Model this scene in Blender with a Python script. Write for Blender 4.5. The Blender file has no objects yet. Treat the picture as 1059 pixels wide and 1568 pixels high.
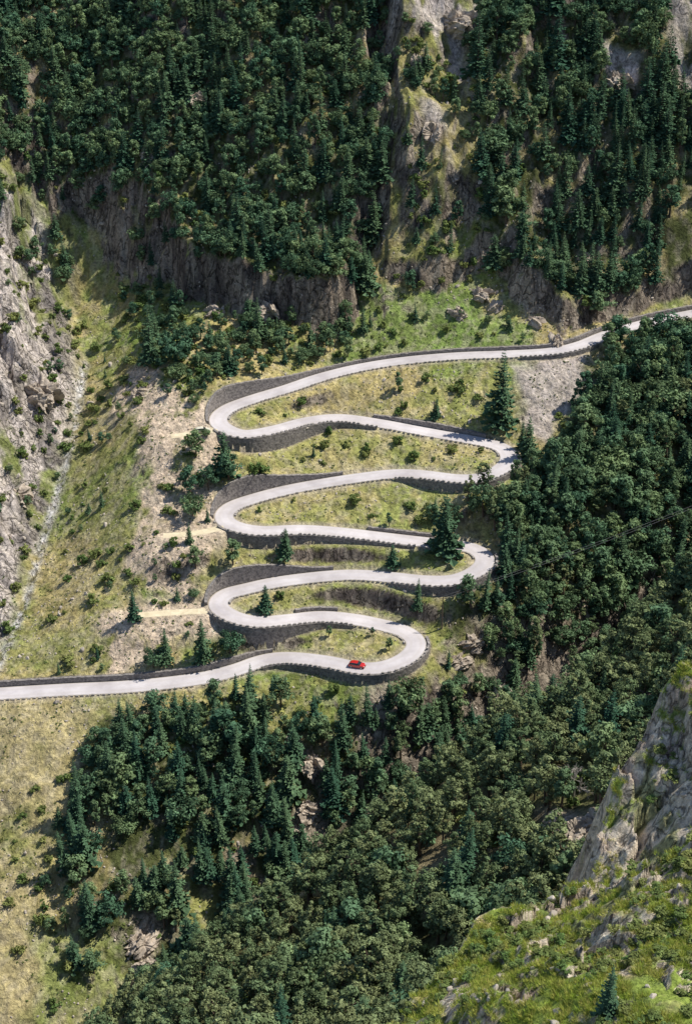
import bpy, math, random
import numpy as np
from mathutils import Vector, Matrix
random.seed(5); rng=np.random.default_rng(5)
# ------------------------------------------------------------------ survey frame
CAM=np.array([0.,0.,300.]); PITCH=math.radians(30); F=2350.0
FW=np.array([0,math.cos(PITCH),-math.sin(PITCH)]); UP=np.array([0,math.sin(PITCH),math.cos(PITCH)])
def ray(px,py):
    return FW+(px-529.5)/F*np.array([1.,0,0])-(py-784.)/F*UP
def at_y(px,py,Y):
    d=ray(px,py); return CAM+d*(Y/d[1])
def at_z(px,py,z):
    d=ray(px,py); return CAM+d*((z-CAM[2])/d[2])
def cast(px,py,fn,t0=60,t1=900,st=1.0):
    d=ray(px,py); t=np.arange(t0,t1,st)
    P=CAM[None]+d[None]*t[:,None]
    below=P[:,2]<fn(P[:,0],P[:,1])
    i=int(np.argmax(below)) if below.any() else len(t)-1
    a=t[max(i-1,0)]; b=t[i]
    for _ in range(14):
        m=(a+b)/2; p=CAM+d*m
        if p[2]<fn(np.array([p[0]]),np.array([p[1]]))[0]: b=m
        else: a=m
    return CAM+d*b
# ------------------------------------------------------------------ noise
def h2(ix,iy,seed):
    n=(ix*374761393+iy*668265263+seed*144269504)&0xffffffff
    n=((n^(n>>13))*1274126177)&0xffffffff
    n=n^(n>>16)
    return n/4294967295.0
def vn(x,y,s,seed):
    x=x/s; y=y/s
    ix=np.floor(x).astype(np.int64); iy=np.floor(y).astype(np.int64)
    fx=x-ix; fy=y-iy; fx=fx*fx*(3-2*fx); fy=fy*fy*(3-2*fy)
    a=h2(ix,iy,seed); b=h2(ix+1,iy,seed); c=h2(ix,iy+1,seed); d=h2(ix+1,iy+1,seed)
    return (a*(1-fx)+b*fx)*(1-fy)+(c*(1-fx)+d*fx)*fy*1.0
def fbm(x,y,s,seed,o=4):
    r=0;a=1;t=0
    for k in range(o):
        cs,sn=math.cos(k*1.1),math.sin(k*1.1)
        r=r+a*(vn(x*cs-y*sn,x*sn+y*cs,s,seed+k*17)*2-1); t+=a; a*=.5; s*=.5
    return r/t
def ridged(x,y,s,seed,o=4):
    r=0;a=1;t=0
    for k in range(o):
        cs,sn=math.cos(k*1.3),math.sin(k*1.3)
        r=r+a*(1-np.abs(vn(x*cs-y*sn,x*sn+y*cs,s,seed+k*13)*2-1)); t+=a; a*=.5; s*=.5
    return r/t
def facet(x,y,s,seed,tilt=.8):
    X=x/s; Y=y/s
    ix=np.floor(X).astype(np.int64); iy=np.floor(Y).astype(np.int64)
    best=np.full(X.shape,9.); val=np.zeros(X.shape); f2=np.full(X.shape,9.); rnd=np.zeros(X.shape)
    for i in (-1,0,1):
        for j in (-1,0,1):
            cx=ix+i; cy=iy+j
            dx=X-(cx+h2(cx,cy,seed)); dy=Y-(cy+h2(cx,cy,seed+1))
            d=np.sqrt(dx*dx+dy*dy)
            r=h2(cx,cy,seed+2); gx=(h2(cx,cy,seed+3)-.5)*2*tilt; gy=(h2(cx,cy,seed+4)-.5)*2*tilt
            m=d<best
            f2=np.where(m,best,np.minimum(f2,d))
            val=np.where(m,r-.5+gx*dx+gy*dy,val); rnd=np.where(m,r,rnd); best=np.where(m,d,best)
    return val,rnd,f2-best
def sst(a,b,x):
    t=np.clip((x-a)/(b-a),0,1); return t*t*(3-2*t)
def polyline(x,y,pts):
    best=np.full(x.shape,1e9); side=np.zeros(x.shape)
    for (ax,ay),(bx,by) in zip(pts[:-1],pts[1:]):
        dx,dy=bx-ax,by-ay; L=dx*dx+dy*dy
        t=np.clip(((x-ax)*dx+(y-ay)*dy)/L,0,1)
        d=np.hypot(x-ax-t*dx,y-ay-t*dy); c=dx*(y-ay)-dy*(x-ax)
        m=d<best; side=np.where(m,np.sign(c),side); best=np.where(m,d,best)
    return best,side   # side +1 = left of the line
def inside(x,y,poly):
    r=np.zeros(x.shape,bool); n=len(poly)
    for i in range(n):
        ax,ay=poly[i]; bx,by=poly[(i+1)%n]
        if ay==by: continue
        c=((ay>y)!=(by>y))&(x<(bx-ax)*(y-ay)/(by-ay)+ax)
        r^=c
    return r
def sdist(x,y,poly):
    d,_=polyline(x,y,list(poly)+[poly[0]])
    return np.where(inside(x,y,poly),d,-d)
# ------------------------------------------------------------------ terrain
PYs=[-200,100,200,248,324,432,462,524,580,700,1000]
PZs=[-90,-45,-18,18,58,104,119,191,252,330,450]
def Pz(x,y): return np.interp(y,PYs,PZs)
def planP(l,fn=Pz): return [tuple(cast(a,b,fn)[:2]) for a,b in l]
gully=planP([(150,200),(130,330),(136,400),(118,470),(130,560),(108,680),(70,820),(30,950),(-15,1045),(-80,1150)],lambda x,y:Pz(x,y)-9)
gully=[(gully[0][0]-30,gully[0][1]+90)]+gully
massL=planP([(118,330),(230,425),(330,500),(500,520),(545,490),(575,430),(590,200),(600,-150)])+[(10,900),(-600,900),(-600,500)]
massR=planP([(592,455),(680,468),(760,440),(790,490),(860,522),(930,490),(1100,445)])+[(260,500),(600,520),(600,900),(14,900)]
spur=planP([(590,470),(598,330),(612,150),(618,0),(620,-150)])+[(20,900)]
ravine=[(-300,160),(-120,205),(-70,228),(-30,258),(15,288),(55,318),(95,345),(160,380),(300,430),(600,500)]
crest=[(-300,-10),(-80,140),(-20,180),(19.6,207),(68,250),(140,315),(400,560)]
def Hmain1(x,y):
    z=Pz(x,y)
    d,_=polyline(x,y,ravine)
    z=z-np.interp(x,[-80,-20,40],[5,16,40])*np.exp(-(d/24)**2)
    d,s=polyline(x,y,gully)   # gully runs towards the camera: its left hand side is +x
    west=np.where(s<0,1,0)
    dn=d+fbm(x,y,18,6,3)*4*sst(2,8,d)
    z=z-9*np.exp(-(d/19)**2)+west*0.58*np.clip(dn,0,70)*sst(600,430,y)
    z=z+west*sst(2,12,d)*sst(520,470,y)*(facet(x*.8+y*.5,y*.8,11,31,1.0)[0]*8+facet(x,y*.7,4.5,35,1.0)[0]*3+(ridged(x+y*.5,y*.5-x*.3,14,36,4)-.5)*8)
    sd=sdist(x,y,massL)+fbm(x,y,14,3)*7+(ridged(x,y*.3,5,7,3)-.5)*3.5
    hL=sst(0,7.5,sd)*(14+8*fbm(x,y,20,8))*(.2+.8*sst(-100,-74,x))
    sd2=sdist(x,y,massR)+fbm(x,y,12,4)*4+(ridged(x,y*.3,5,17,3)-.5)*2
    hR=sst(0,6,sd2)*(6+10*np.clip(fbm(x,y,18,9)+.15,-.4,1))
    z=z+hL+hR
    d,s=polyline(x,y,spur)    # heading away: left = -x
    A=sst(440,475,y)*14
    d2=np.clip(d+fbm(x,y,12,14,3)*3*sst(0,5,d),0,None)
    z=z+A*np.where(s>0,np.clip(1-d2/9,0,1),np.exp(-d2/22))
    m=sst(452,475,y)
    z=z+m*(fbm(x,y*.6,38,11)*7+(ridged(x,y*.45,16,12)-.5)*7+(ridged(x,y*.6,7,13,3)-.5)*3.5)
    return z
# ---------------- road (px,py,left height,right height)
RD=[(-700,1085,1,0),(-400,1078,1,0),(-150,1070,1,0),(-60,1066,1,0),(0,1062,1.3,0),(100,1056,1.3,0),(200,1051,1.3,0),(300,1040,1.3,0),(360,1026,1.5,0),(400,1012,.8,-.7),(440,1007,.5,-1.2),(500,1013,.3,-1.8),(550,1023,0,-2.2),(590,1021,0,-2.4),(624,1006,0,-2),(638,986,0,-1),(622,968,0,0),(585,957,0,.3),
(540,948,-.7,.5),(490,944,-1.5,.7),(440,949,-3,.5),(390,952,-4,0),(352,942,-2.6,0),(333,926,.5,0),(345,910,4,0),
(375,902,5,0),(420,892,3.5,0),(480,884,1.0,0),(540,880,.5,0),(600,884,.4,-.6),(650,889,.3,-2),(695,888,0,-2.6),(730,874,0,-2.2),(743,856,0,-1),(725,840,0,.4),
(690,834,0,.5),(640,829,-.6,.7),(580,822,-.7,.7),(520,815,-1.4,.3),(460,811,-2.4,0),(400,813,-3.6,0),(360,806,-2.2,0),(342,793,.5,0),(354,776,4.5,0),
(390,763,5.5,0),(440,750,2.8,0),(500,739,.9,-.3),(560,730,.5,-.4),(610,725,.5,-.7),(650,727,.3,-2.2),(700,733,.3,-2.4),(738,731,0,-1.8),(770,716,0,-1.2),(780,700,0,-.5),(768,685,0,0),
(735,676,0,.7),(690,668,-.4,1.3),(640,659,-.4,1.3),(580,648,-.6,.7),(520,640,-1.6,.3),(470,645,-3.2,0),(420,658,-4.6,0),(372,665,-3.8,0),(340,653,-.5,0),(334,640,2.5,0),(350,625,5,0),
(390,610,4,0),(440,595,2.3,0),(490,578,1.0,0),(550,563,.7,0),(620,552,.7,-.4),(700,545,.7,-.4),(780,542,.8,-.5),(845,538,.8,-1),(890,528,1,-1),(930,512,1,0),(1000,492,1,0),(1070,478,1,0),(1200,452,1,0),(1400,420,0,0)]
RD=np.array(RD,float)
def catmull(P,n=14):
    out=[]
    for i in range(len(P)-1):
        p0=P[max(i-1,0)];p1=P[i];p2=P[i+1];p3=P[min(i+2,len(P)-1)]
        for k in range(n):
            t=k/n
            out.append(.5*((2*p1)+(-p0+p2)*t+(2*p0-5*p1+4*p2-p3)*t*t+(-p0+3*p1-3*p2+p3)*t**3))
    out.append(P[-1]); return np.array(out)
C=catmull(RD)
zr=np.interp(C[:,1],[478,1070],[112,58])
i0=int(np.argmin(np.abs(C[:14*12,0])))
for it in range(12):
    pts=np.array([at_z(a,b,z) for (a,b),z in zip(C[:,:2],zr)])
    s=np.concatenate([[0],np.cumsum(np.hypot(*np.diff(pts[:,:2],axis=0).T))])
    s-=s[i0]
    zr=.5*zr+.5*(58+0.078*s)
s-=s[0]
S=np.arange(0,s[-1],.7)
R=np.stack([np.interp(S,s,pts[:,k]) for k in range(3)]+[np.interp(S,s,C[:,k]) for k in (2,3)],1)
def smooth(a,n):
    k=np.ones(2*n+1)/(2*n+1); p=np.pad(a,(n,n),mode='edge'); return np.convolve(p,k,'valid')
for k in range(5): R[:,k]=smooth(R[:,k],3)
rxy=R[:,:2]; T=np.gradient(rxy,axis=0); T/=np.linalg.norm(T,axis=1)[:,None]
NL=np.stack([-T[:,1],T[:,0]],1)       # left hand normal
HW=2.85
# dirt tracks leaving the left hairpins on the level
TRK=[]
for l in ([(336,934),(300,936),(262,938),(212,942)],[(344,806),(322,812),(290,817),(250,820)],[(334,655),(315,661),(292,664),(262,668)]):
    pr=min(range(len(R)),key=lambda i:abs((R[i,0]/(np.dot(R[i,:3]-CAM,FW))*F+529.5)-l[0][0])+abs(784-np.dot(R[i,:3]-CAM,UP)/np.dot(R[i,:3]-CAM,FW)*F-l[0][1]))
    z0=R[pr,2]
    P=[at_z(a,b,z0-.25*i) for i,(a,b) in enumerate(l)]
    P=catmull(np.array(P),8); TRK.append(P)
anc=[]
for i in range(0,len(R),2):
    for sg,h in ((1,R[i,3]),(-1,R[i,4])):
        p=rxy[i]+NL[i]*sg*(HW+1.1)
        d=np.hypot(rxy[:,0]-p[0],rxy[:,1]-p[1])
        if d.min()<HW+.8: continue
        if min(np.hypot(P[:,0]-p[0],P[:,1]-p[1]).min() for P in TRK)<3.2: continue
        anc.append((p[0],p[1],R[i,2]+h))
for P in TRK:
    for i,p in enumerate(P):
        for oy_ in (-2.2,2.2): 
            if np.hypot(rxy[:,0]-p[0],rxy[:,1]-p[1]-oy_).min()>HW+.8: anc.append((p[0],p[1]+oy_,p[2]-.1))
anc=np.array(anc)
delta=anc[:,2]-Hmain1(anc[:,0],anc[:,1])
def ax(*segs):
    out=[]
    for a,b,st in segs: out.append(np.arange(a,b,st))
    return np.concatenate(out+[[segs[-1][1]]])
GX=ax((-600,-120,8),(-120,-70,.7),(-70,85,.42),(85,125,.8),(125,600,8))
GY=ax((-60,120,2.5),(120,255,1.0),(255,312,.7),(312,448,.42),(448,540,.6),(540,1000,8))
XX,YY=np.meshgrid(GX,GY)
x=XX.ravel(); y=YY.ravel()
dmin=np.full(x.shape,1e3); near=np.zeros(x.shape,int); dz=np.zeros(x.shape)
box=np.where((x>-260)&(x<260)&(y>270)&(y<560))[0]
ra=rxy.astype(np.float32)
for c in range(0,len(box),4000):
    ii=box[c:c+4000]; px=x[ii].astype(np.float32)[:,None]; py=y[ii].astype(np.float32)[:,None]
    d2=(px-ra[None,:,0])**2+(py-ra[None,:,1])**2
    k=d2.argmin(1); near[ii]=k; dmin[ii]=np.sqrt(d2[np.arange(len(ii)),k])
    w=1/((px-anc[None,:,0])**2+(py-anc[None,:,1])**2+.4)**2
    dz[ii]=(w*delta[None]).sum(1)/w.sum(1)
M1=Hmain1(x,y)
dtrk=np.full(x.shape,1e3); ztrk=np.zeros(x.shape)
for P in TRK:
    bb=np.where((x>P[:,0].min()-8)&(x<P[:,0].max()+8)&(y>P[:,1].min()-8)&(y<P[:,1].max()+8))[0]
    d=np.hypot(x[bb][:,None]-P[None,:,0],y[bb][:,None]-P[None,:,1]); k=d.argmin(1); dk=d[np.arange(len(bb)),k]
    m=dk<dtrk[bb]; dtrk[bb[m]]=dk[m]; ztrk[bb[m]]=P[k[m],2]
det=sst(3.9,11,dmin)*sst(2,6,dtrk)
rough=fbm(x,y,9,21,5)*1.1+ (ridged(x,y,5,22,3)-.5)*.7
det2=rough*det + facet(x,y,2.4,41,.8)[0]*.5*det*sst(.1,.5,fbm(x,y,20,44)+.15)
mshep=M1+dz*sst(62,14,dmin)+det2
mshep=np.where(dtrk<1.9,ztrk-.06,mshep)
corr=dmin<HW+.72
Hm=np.where(corr,R[near,2]-.12,mshep)
# near spur
def Nz(x,y):
    d,s=polyline(x,y,crest)
    n=126+.58*(x-19.6)-.33*(y-207)
    return n-1.25*np.where(s>0,d,0)
Nn=Nz(x,y)+fbm(x,y,24,51,5)*6+(ridged(x,y,9,52,3)-.5)*1.5
# rocky ledge below the viewpoint
OP=[(610,1568,50),(690,1490,53),(760,1405,57),(850,1385,58),(930,1345,60),(940,1260,62),(950,1190,64),(1000,1110,65),(1059,1040,66),(1200,900,70),
(700,1568,47),(900,1568,44),(1059,1568,42),(1059,1300,55),(850,1460,52),(1000,1400,51),(1300,1000,70),(1300,1568,45),(610,1750,44),(900,1750,38),(1300,1750,36)]
opw=np.array([at_y(*o) for o in OP])
def tps(P,z):
    n=len(P); d=np.hypot(P[:,None,0]-P[None,:,0],P[:,None,1]-P[None,:,1])
    K=np.where(d>0,d*d*np.log(d+1e-9),0)+np.eye(n)*2.0
    A=np.zeros((n+3,n+3)); A[:n,:n]=K; A[:n,n]=1; A[:n,n+1:]=P; A[n,:n]=1; A[n+1:,:n]=P.T
    return np.linalg.solve(A,np.concatenate([z,[0,0,0]]))
wt=tps(opw[:,:2],opw[:,2])
def tpse(x,y):
    r=wt[-3]+wt[-2]*x+wt[-1]*y
    for i,p in enumerate(opw):
        d=np.hypot(x-p[0],y-p[1]); r=r+wt[i]*d*d*np.log(d+1e-9)
    return r
OPOLY=[tuple(at_y(*o)[:2]) for o in [(530,1640,49),(585,1568,50),(665,1490,53),(735,1405,57),(820,1375,58),(905,1340,60),(922,1260,62),(936,1190,64),(985,1110,65),(1045,1040,66),(1190,900,70),(1500,900,70),(1500,1900,30),(580,1900,38)]]
def Hout(x,y,detail=True):
    cx=np.clip(x,-2,34); cy=np.clip(y,30,74)
    z=tpse(cx,cy); sd=sdist(x,y,OPOLY)+fbm(x,y,3,61,3)*.5
    if detail: sd=sd+facet(x,y,2.4,62,.7)[0]*.35
    z=z-np.minimum(4.5*np.maximum(0,-sd-.2),60)
    if detail:
        wxx=x+fbm(x,y,2,60)*.7; wyy=y+fbm(x,y,2,59)*.7
        f,r,e=facet(wxx,wyy,3.6,63,.8); f2_,r2,e2=facet(wxx,wyy,1.5,67,.9); f3,_,_=facet(wxx,wyy,.6,69,1.0)
        m=sst(-.1,.35,fbm(x,y,5,66,3)+.5*sst(11,15,x)*sst(48,54,y)-.02)
        z=z+m*(f*1.1+f2_*.5+f3*.2+(ridged(x,y,1.6,68,4)-.5)*.5)+fbm(x,y,4,64,5)*.8+fbm(x,y,.8,65,3)*.2
        return z,m
    return z
ob=(x>-30)&(x<70)&(y>10)&(y<110)
O=np.full(x.shape,-1e3); O[ob]=Hout(x[ob],y[ob],False)-3.0-6*sst(3,-1,sdist(x[ob],y[ob],OPOLY))
Hf=np.maximum(np.maximum(Hm,Nn),O)
surfN=(Nn>Hm)
ZF=Hf.reshape(XX.shape); ZM=Hm.reshape(XX.shape)
def gridfn(Z):
    def f(a,b):
        i=np.clip(np.searchsorted(GX,a)-1,0,len(GX)-2); j=np.clip(np.searchsorted(GY,b)-1,0,len(GY)-2)
        u=np.clip((a-GX[i])/(GX[i+1]-GX[i]),0,1); v=np.clip((b-GY[j])/(GY[j+1]-GY[j]),0,1)
        return (Z[j,i]*(1-u)+Z[j,i+1]*u)*(1-v)+(Z[j+1,i]*(1-u)+Z[j+1,i+1]*u)*v
    return f
fF=gridfn(ZF); fM=gridfn(ZM)
DG=gridfn(np.minimum(dmin,dtrk+2.5).reshape(XX.shape)); 
gy_,gx_=np.gradient(ZF,GY,GX); SL=np.degrees(np.arctan(np.hypot(gx_,gy_))); SG=gridfn(SL)
NG=gridfn(surfN.reshape(XX.shape).astype(float))
def plan(l,main=True):
    f=fM if main else fF
    return [tuple(cast(a,b,f,t0=100)[:2]) for a,b in l]
# ------------------------------------------------------------------ ground colours (plan zones)
wx=x+fbm(x,y,9,71,4)*5; wy=y+fbm(x,y,9,72,4)*5
def mixc(c,col,m): return c*(1-m[:,None])+np.array(col)[None]*m[:,None]
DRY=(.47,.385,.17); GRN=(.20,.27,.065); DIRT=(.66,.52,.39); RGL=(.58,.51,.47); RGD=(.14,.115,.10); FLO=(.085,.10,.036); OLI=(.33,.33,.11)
n1=fbm(x,y,16,73,5); n2=fbm(x,y,4,74,4); n3=fbm(x,y,1.6,75,3)
col=np.tile(np.array(OLI),(len(x),1))
col=mixc(col,DRY,sst(-.2,.3,n1+n2*.5)); col=mixc(col,GRN,sst(-.04,.38,-n1+n2*.6)*.8)
def zone(l,main=True,soft=2.0):
    return sst(-soft,soft,sdist(wx,wy,plan(l,main)))
def band(l,w,soft=1.0):
    d,_=polyline(x+n3*.6,y+n2*.6,plan(l)); return sst(w+soft,w-soft,d)
z_=zone([(120,340),(250,440),(320,560),(230,600),(130,560)]); col=mixc(col,GRN,z_*.75*sst(-.5,.3,n2))
z_=zone([(130,600),(210,620),(190,900),(160,1030),(20,1030),(80,850)]); col=mixc(col,(.40,.34,.16),z_*.6*sst(-.4,.3,n2))
z_=zone([(555,450),(700,450),(800,500),(820,530),(560,560),(500,560)]); col=mixc(col,(.20,.29,.075),z_*.85)
z_=zone([(-200,1075),(210,1078),(110,1160),(80,1300),(60,1400),(250,1500),(320,1600),(-200,1600)]); col=mixc(col,(.50,.42,.22),z_*.8*sst(-.6,.2,n2+n1))
z_=zone([(40,1400),(190,1430),(200,1568),(60,1568)]); col=mixc(col,GRN,z_*.6)
z_=zone([(330,640),(760,560),(770,720),(730,900),(620,1010),(370,1000)]); col=mixc(col,(.36,.37,.12),z_*.65); col=mixc(col,(.46,.37,.18),z_*.6*sst(.0,.35,n2+n1*.6))
for l in ([(210,740),(320,730),(345,800),(330,870),(290,930),(200,900)],[(165,935),(330,925),(345,970),(250,1000),(220,1030),(160,1030)],[(250,600),(320,590),(335,700),(260,700),(210,720)],[(160,640),(200,560),(260,560),(240,680)],[(240,690),(330,690),(320,760),(230,760)]):
    col=mixc(col,DIRT,zone(l)*sst(-.6,-.05,n2+n3*.4))
z_=zone([(775,560),(905,545),(915,605),(855,640),(840,690),(805,650)]); col=mixc(col,(.54,.46,.43),z_*.9)
UR=[([(600,-60),(725,-60),(730,60),(700,100),(600,60)],.85),([(690,40),(725,100),(715,150),(690,120)],1),([(905,50),(985,85),(1000,160),(925,150)],1),([(1020,-20),(1100,-20),(1100,160),(1030,120)],.7),([(650,170),(690,170),(680,240),(655,230)],.7)]
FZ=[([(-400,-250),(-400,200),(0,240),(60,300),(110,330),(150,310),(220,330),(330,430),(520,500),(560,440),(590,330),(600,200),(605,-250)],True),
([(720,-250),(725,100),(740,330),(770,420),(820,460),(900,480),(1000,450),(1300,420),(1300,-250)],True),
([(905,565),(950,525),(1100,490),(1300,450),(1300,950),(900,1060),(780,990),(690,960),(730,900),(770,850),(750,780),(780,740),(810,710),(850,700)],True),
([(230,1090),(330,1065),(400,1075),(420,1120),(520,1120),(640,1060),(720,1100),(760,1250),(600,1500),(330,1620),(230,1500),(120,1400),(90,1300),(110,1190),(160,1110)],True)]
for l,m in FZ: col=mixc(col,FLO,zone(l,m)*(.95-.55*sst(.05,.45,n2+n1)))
for l in ([(380,1050),(470,1065),(450,1115),(400,1110)],[(280,1340),(340,1360),(325,1440),(280,1420)]): col=mixc(col,OLI,zone(l))
z_=zone([(600,-250),(600,430),(740,410),(722,100),(718,-250)]); col=mixc(col,(.27,.245,.10),z_*.75*sst(-.5,.1,n2))
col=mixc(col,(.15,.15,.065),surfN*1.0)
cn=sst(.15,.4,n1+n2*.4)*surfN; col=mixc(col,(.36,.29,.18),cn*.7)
# rock by steepness
sl=SL.ravel()
up=sst(445,465,y)
rk=sst(47+10*up,60+8*up,sl+n2*12+n3*6)*(dmin>3.6)
rtone=sst(-.3,.6,n1+n3)  # noise mix from dark to paler brown rock
rc=np.array(RGD)[None]*(1-rtone[:,None])+np.array((.27,.22,.175))[None]*rtone[:,None]
wl=zone([(-300,215),(0,262),(60,330),(108,400),(122,560),(104,680),(64,820),(24,950),(-40,1045),(-300,1045)],soft=3)
strk=fbm(x*.9+y*.45,(y-x*.5)*.35,9,77,5)
west=wl*sst(-.28,-.02,n2*.5+strk+.16)
rcol=mixc(rc,RGL,np.maximum(wl,.0)); rcol=mixc(rcol,(.22,.195,.185),wl*sst(.04,.26,fbm(x*.9+y*.45,(y-x*.5)*.3,5,78,4)))
rk=np.maximum(rk*(1-wl),west); col=mixc(col,(.22,.26,.09),wl*.8)
z_=zone([(640,330),(780,330),(800,470),(860,520),(720,530),(640,440)]); rcol=mixc(rcol,(.43,.35,.265),z_*.7)
z_=zone([(690,960),(860,990),(890,1110),(760,1180),(650,1120)]); rcol=mixc(rcol,(.30,.245,.195),z_*.8)
rk=np.maximum(rk,z_*sst(-.25,.1,n2+n1*.5))
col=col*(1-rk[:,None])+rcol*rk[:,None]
for l,s_ in UR:
    z_=zone(l)*sst(-.45,.0,n2+n3*.3)*s_; col=mixc(col,(.58,.51,.48),z_); rk=np.maximum(rk,z_*.6)
for l in ([(450,1120),(505,1150),(495,1300),(445,1270)],[(190,1390),(240,1410),(245,1500),(190,1490)],[(820,1250),(935,1235),(930,1290),(830,1310)],[(540,1080),(600,1060),(600,1110),(540,1120)]):
    m=zone(l,main=l[0][0]<800); col=mixc(col,(.54,.45,.35),m*sst(-.4,.2,n2)); rk=np.maximum(rk,m*.8)
z_=band([(130,560),(108,690),(70,820),(32,945),(-10,1040)],1.1,1.0); col=mixc(col,(.58,.56,.54),z_*sst(-.5,.3,n3+n2*.5)); rk=np.maximum(rk,z_)
col=mixc(col,(.72,.62,.44),sst(2.6,1.8,dtrk+n3*.4)); col=mixc(col,DIRT,sst(7,3,dtrk+n2*3)*.8)
col=mixc(col,(.48,.41,.32),sst(4.8,3.6,dmin+n3*.6)*.6)
spk=sst(.42,.6,vn(x,y,1.3,90)*.6+vn(x,y,.8,91)*.4-.05+.12*n2)*(1-surfN); col=mixc(col,(.46,.40,.31),spk*.35)
col*= (1+.42*n3+.25*n2)[:,None]
col=np.clip(col,.01,.8)
# ------------------------------------------------------------------ material helpers
def newmat(name):
    m=bpy.data.materials.new(name); m.use_nodes=True; nt=m.node_tree; nt.nodes.clear(); return m,nt
def nd(nt,t,**k):
    n=nt.nodes.new(t)
    for a,b in k.items(): setattr(n,a,b)
    return n
def ground_mat(name,fine=1.0,bd=.7):
    m,nt=newmat(name); L=nt.links.new
    out=nd(nt,'ShaderNodeOutputMaterial'); bs=nd(nt,'ShaderNodeBsdfPrincipled'); bs.inputs['Roughness'].default_value=.95
    bs.inputs['Specular IOR Level'].default_value=.15
    a=nd(nt,'ShaderNodeAttribute',attribute_name='zone'); r=nd(nt,'ShaderNodeAttribute',attribute_name='rock')
    tc=nd(nt,'ShaderNodeNewGeometry')
    n=nd(nt,'ShaderNodeTexNoise'); n.inputs['Scale'].default_value=1.1*fine; n.inputs['Detail'].default_value=6; n.inputs['Roughness'].default_value=.75
    L(tc.outputs['Position'],n.inputs['Vector'])
    mr=nd(nt,'ShaderNodeMapRange'); mr.inputs[1].default_value=.32; mr.inputs[2].default_value=.68; mr.inputs[3].default_value=.4; mr.inputs[4].default_value=1.5
    L(n.outputs['Fac'],mr.inputs[0])
    mp=nd(nt,'ShaderNodeMapping'); mp.inputs['Scale'].default_value=(1,1,.4); mp.inputs['Rotation'].default_value=(.5,.3,.4)
    L(tc.outputs['Position'],mp.inputs[0])
    n2=nd(nt,'ShaderNodeTexNoise'); n2.inputs['Scale'].default_value=.38*fine; n2.inputs['Detail'].default_value=8; n2.inputs['Distortion'].default_value=.5; L(mp.outputs[0],n2.inputs['Vector'])
    sb=nd(nt,'ShaderNodeMath',operation='SUBTRACT'); L(n2.outputs['Fac'],sb.inputs[0]); sb.inputs[1].default_value=.5
    ab=nd(nt,'ShaderNodeMath',operation='ABSOLUTE'); L(sb.outputs[0],ab.inputs[0])
    cr=nd(nt,'ShaderNodeMapRange'); cr.inputs[1].default_value=0; cr.inputs[2].default_value=.035; cr.inputs[3].default_value=.35; cr.inputs[4].default_value=1
    L(ab.outputs[0],cr.inputs[0])
    mx=nd(nt,'ShaderNodeMix'); mx.inputs[2].default_value=1; L(r.outputs['Fac'],mx.inputs[0]); L(cr.outputs[0],mx.inputs[3])
    mu=nd(nt,'ShaderNodeMath',operation='MULTIPLY'); L(mr.outputs[0],mu.inputs[0]); L(mx.outputs[0],mu.inputs[1])
    vm=nd(nt,'ShaderNodeVectorMath',operation='SCALE'); L(a.outputs['Color'],vm.inputs[0]); L(mu.outputs[0],vm.inputs['Scale'])
    L(vm.outputs[0],bs.inputs['Base Color'])
    hh=nd(nt,'ShaderNodeMath',operation='MULTIPLY_ADD'); L(n2.outputs['Fac'],hh.inputs[0]); hh.inputs[1].default_value=2.5; L(n.outputs['Fac'],hh.inputs[2])
    hm=nd(nt,'ShaderNodeMath',operation='ADD'); L(hh.outputs[0],hm.inputs[0]); L(mx.outputs[0],hm.inputs[1])
    b=nd(nt,'ShaderNodeBump'); b.inputs['Strength'].default_value=.9; b.inputs['Distance'].default_value=bd
    L(hm.outputs[0],b.inputs['Height']); L(b.outputs[0],bs.inputs['Normal'])
    L(bs.outputs[0],out.inputs[0]); return m
def foliage_mat(name,c1,c2,tr=.22):
    m,nt=newmat(name); L=nt.links.new
    out=nd(nt,'ShaderNodeOutputMaterial'); df=nd(nt,'ShaderNodeBsdfDiffuse')
    oi=nd(nt,'ShaderNodeObjectInfo'); at=nd(nt,'ShaderNodeAttribute',attribute_name='tint')
    mx=nd(nt,'ShaderNodeMix',data_type='RGBA'); mx.inputs[6].default_value=(*c1,1); mx.inputs[7].default_value=(*c2,1)
    L(oi.outputs['Random'],mx.inputs[0])
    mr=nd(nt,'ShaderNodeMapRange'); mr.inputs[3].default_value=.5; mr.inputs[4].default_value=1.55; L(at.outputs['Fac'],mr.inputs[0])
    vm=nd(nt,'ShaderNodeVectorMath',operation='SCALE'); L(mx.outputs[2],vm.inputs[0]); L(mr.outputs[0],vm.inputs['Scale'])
    L(vm.outputs[0],df.inputs[0])
    if tr>0:
        tl=nd(nt,'ShaderNodeBsdfTranslucent'); ms=nd(nt,'ShaderNodeMixShader'); ms.inputs[0].default_value=tr
        L(vm.outputs[0],tl.inputs[0]); L(df.outputs[0],ms.inputs[1]); L(tl.outputs[0],ms.inputs[2]); L(ms.outputs[0],out.inputs[0])
    else: L(df.outputs[0],out.inputs[0])
    return m
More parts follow.
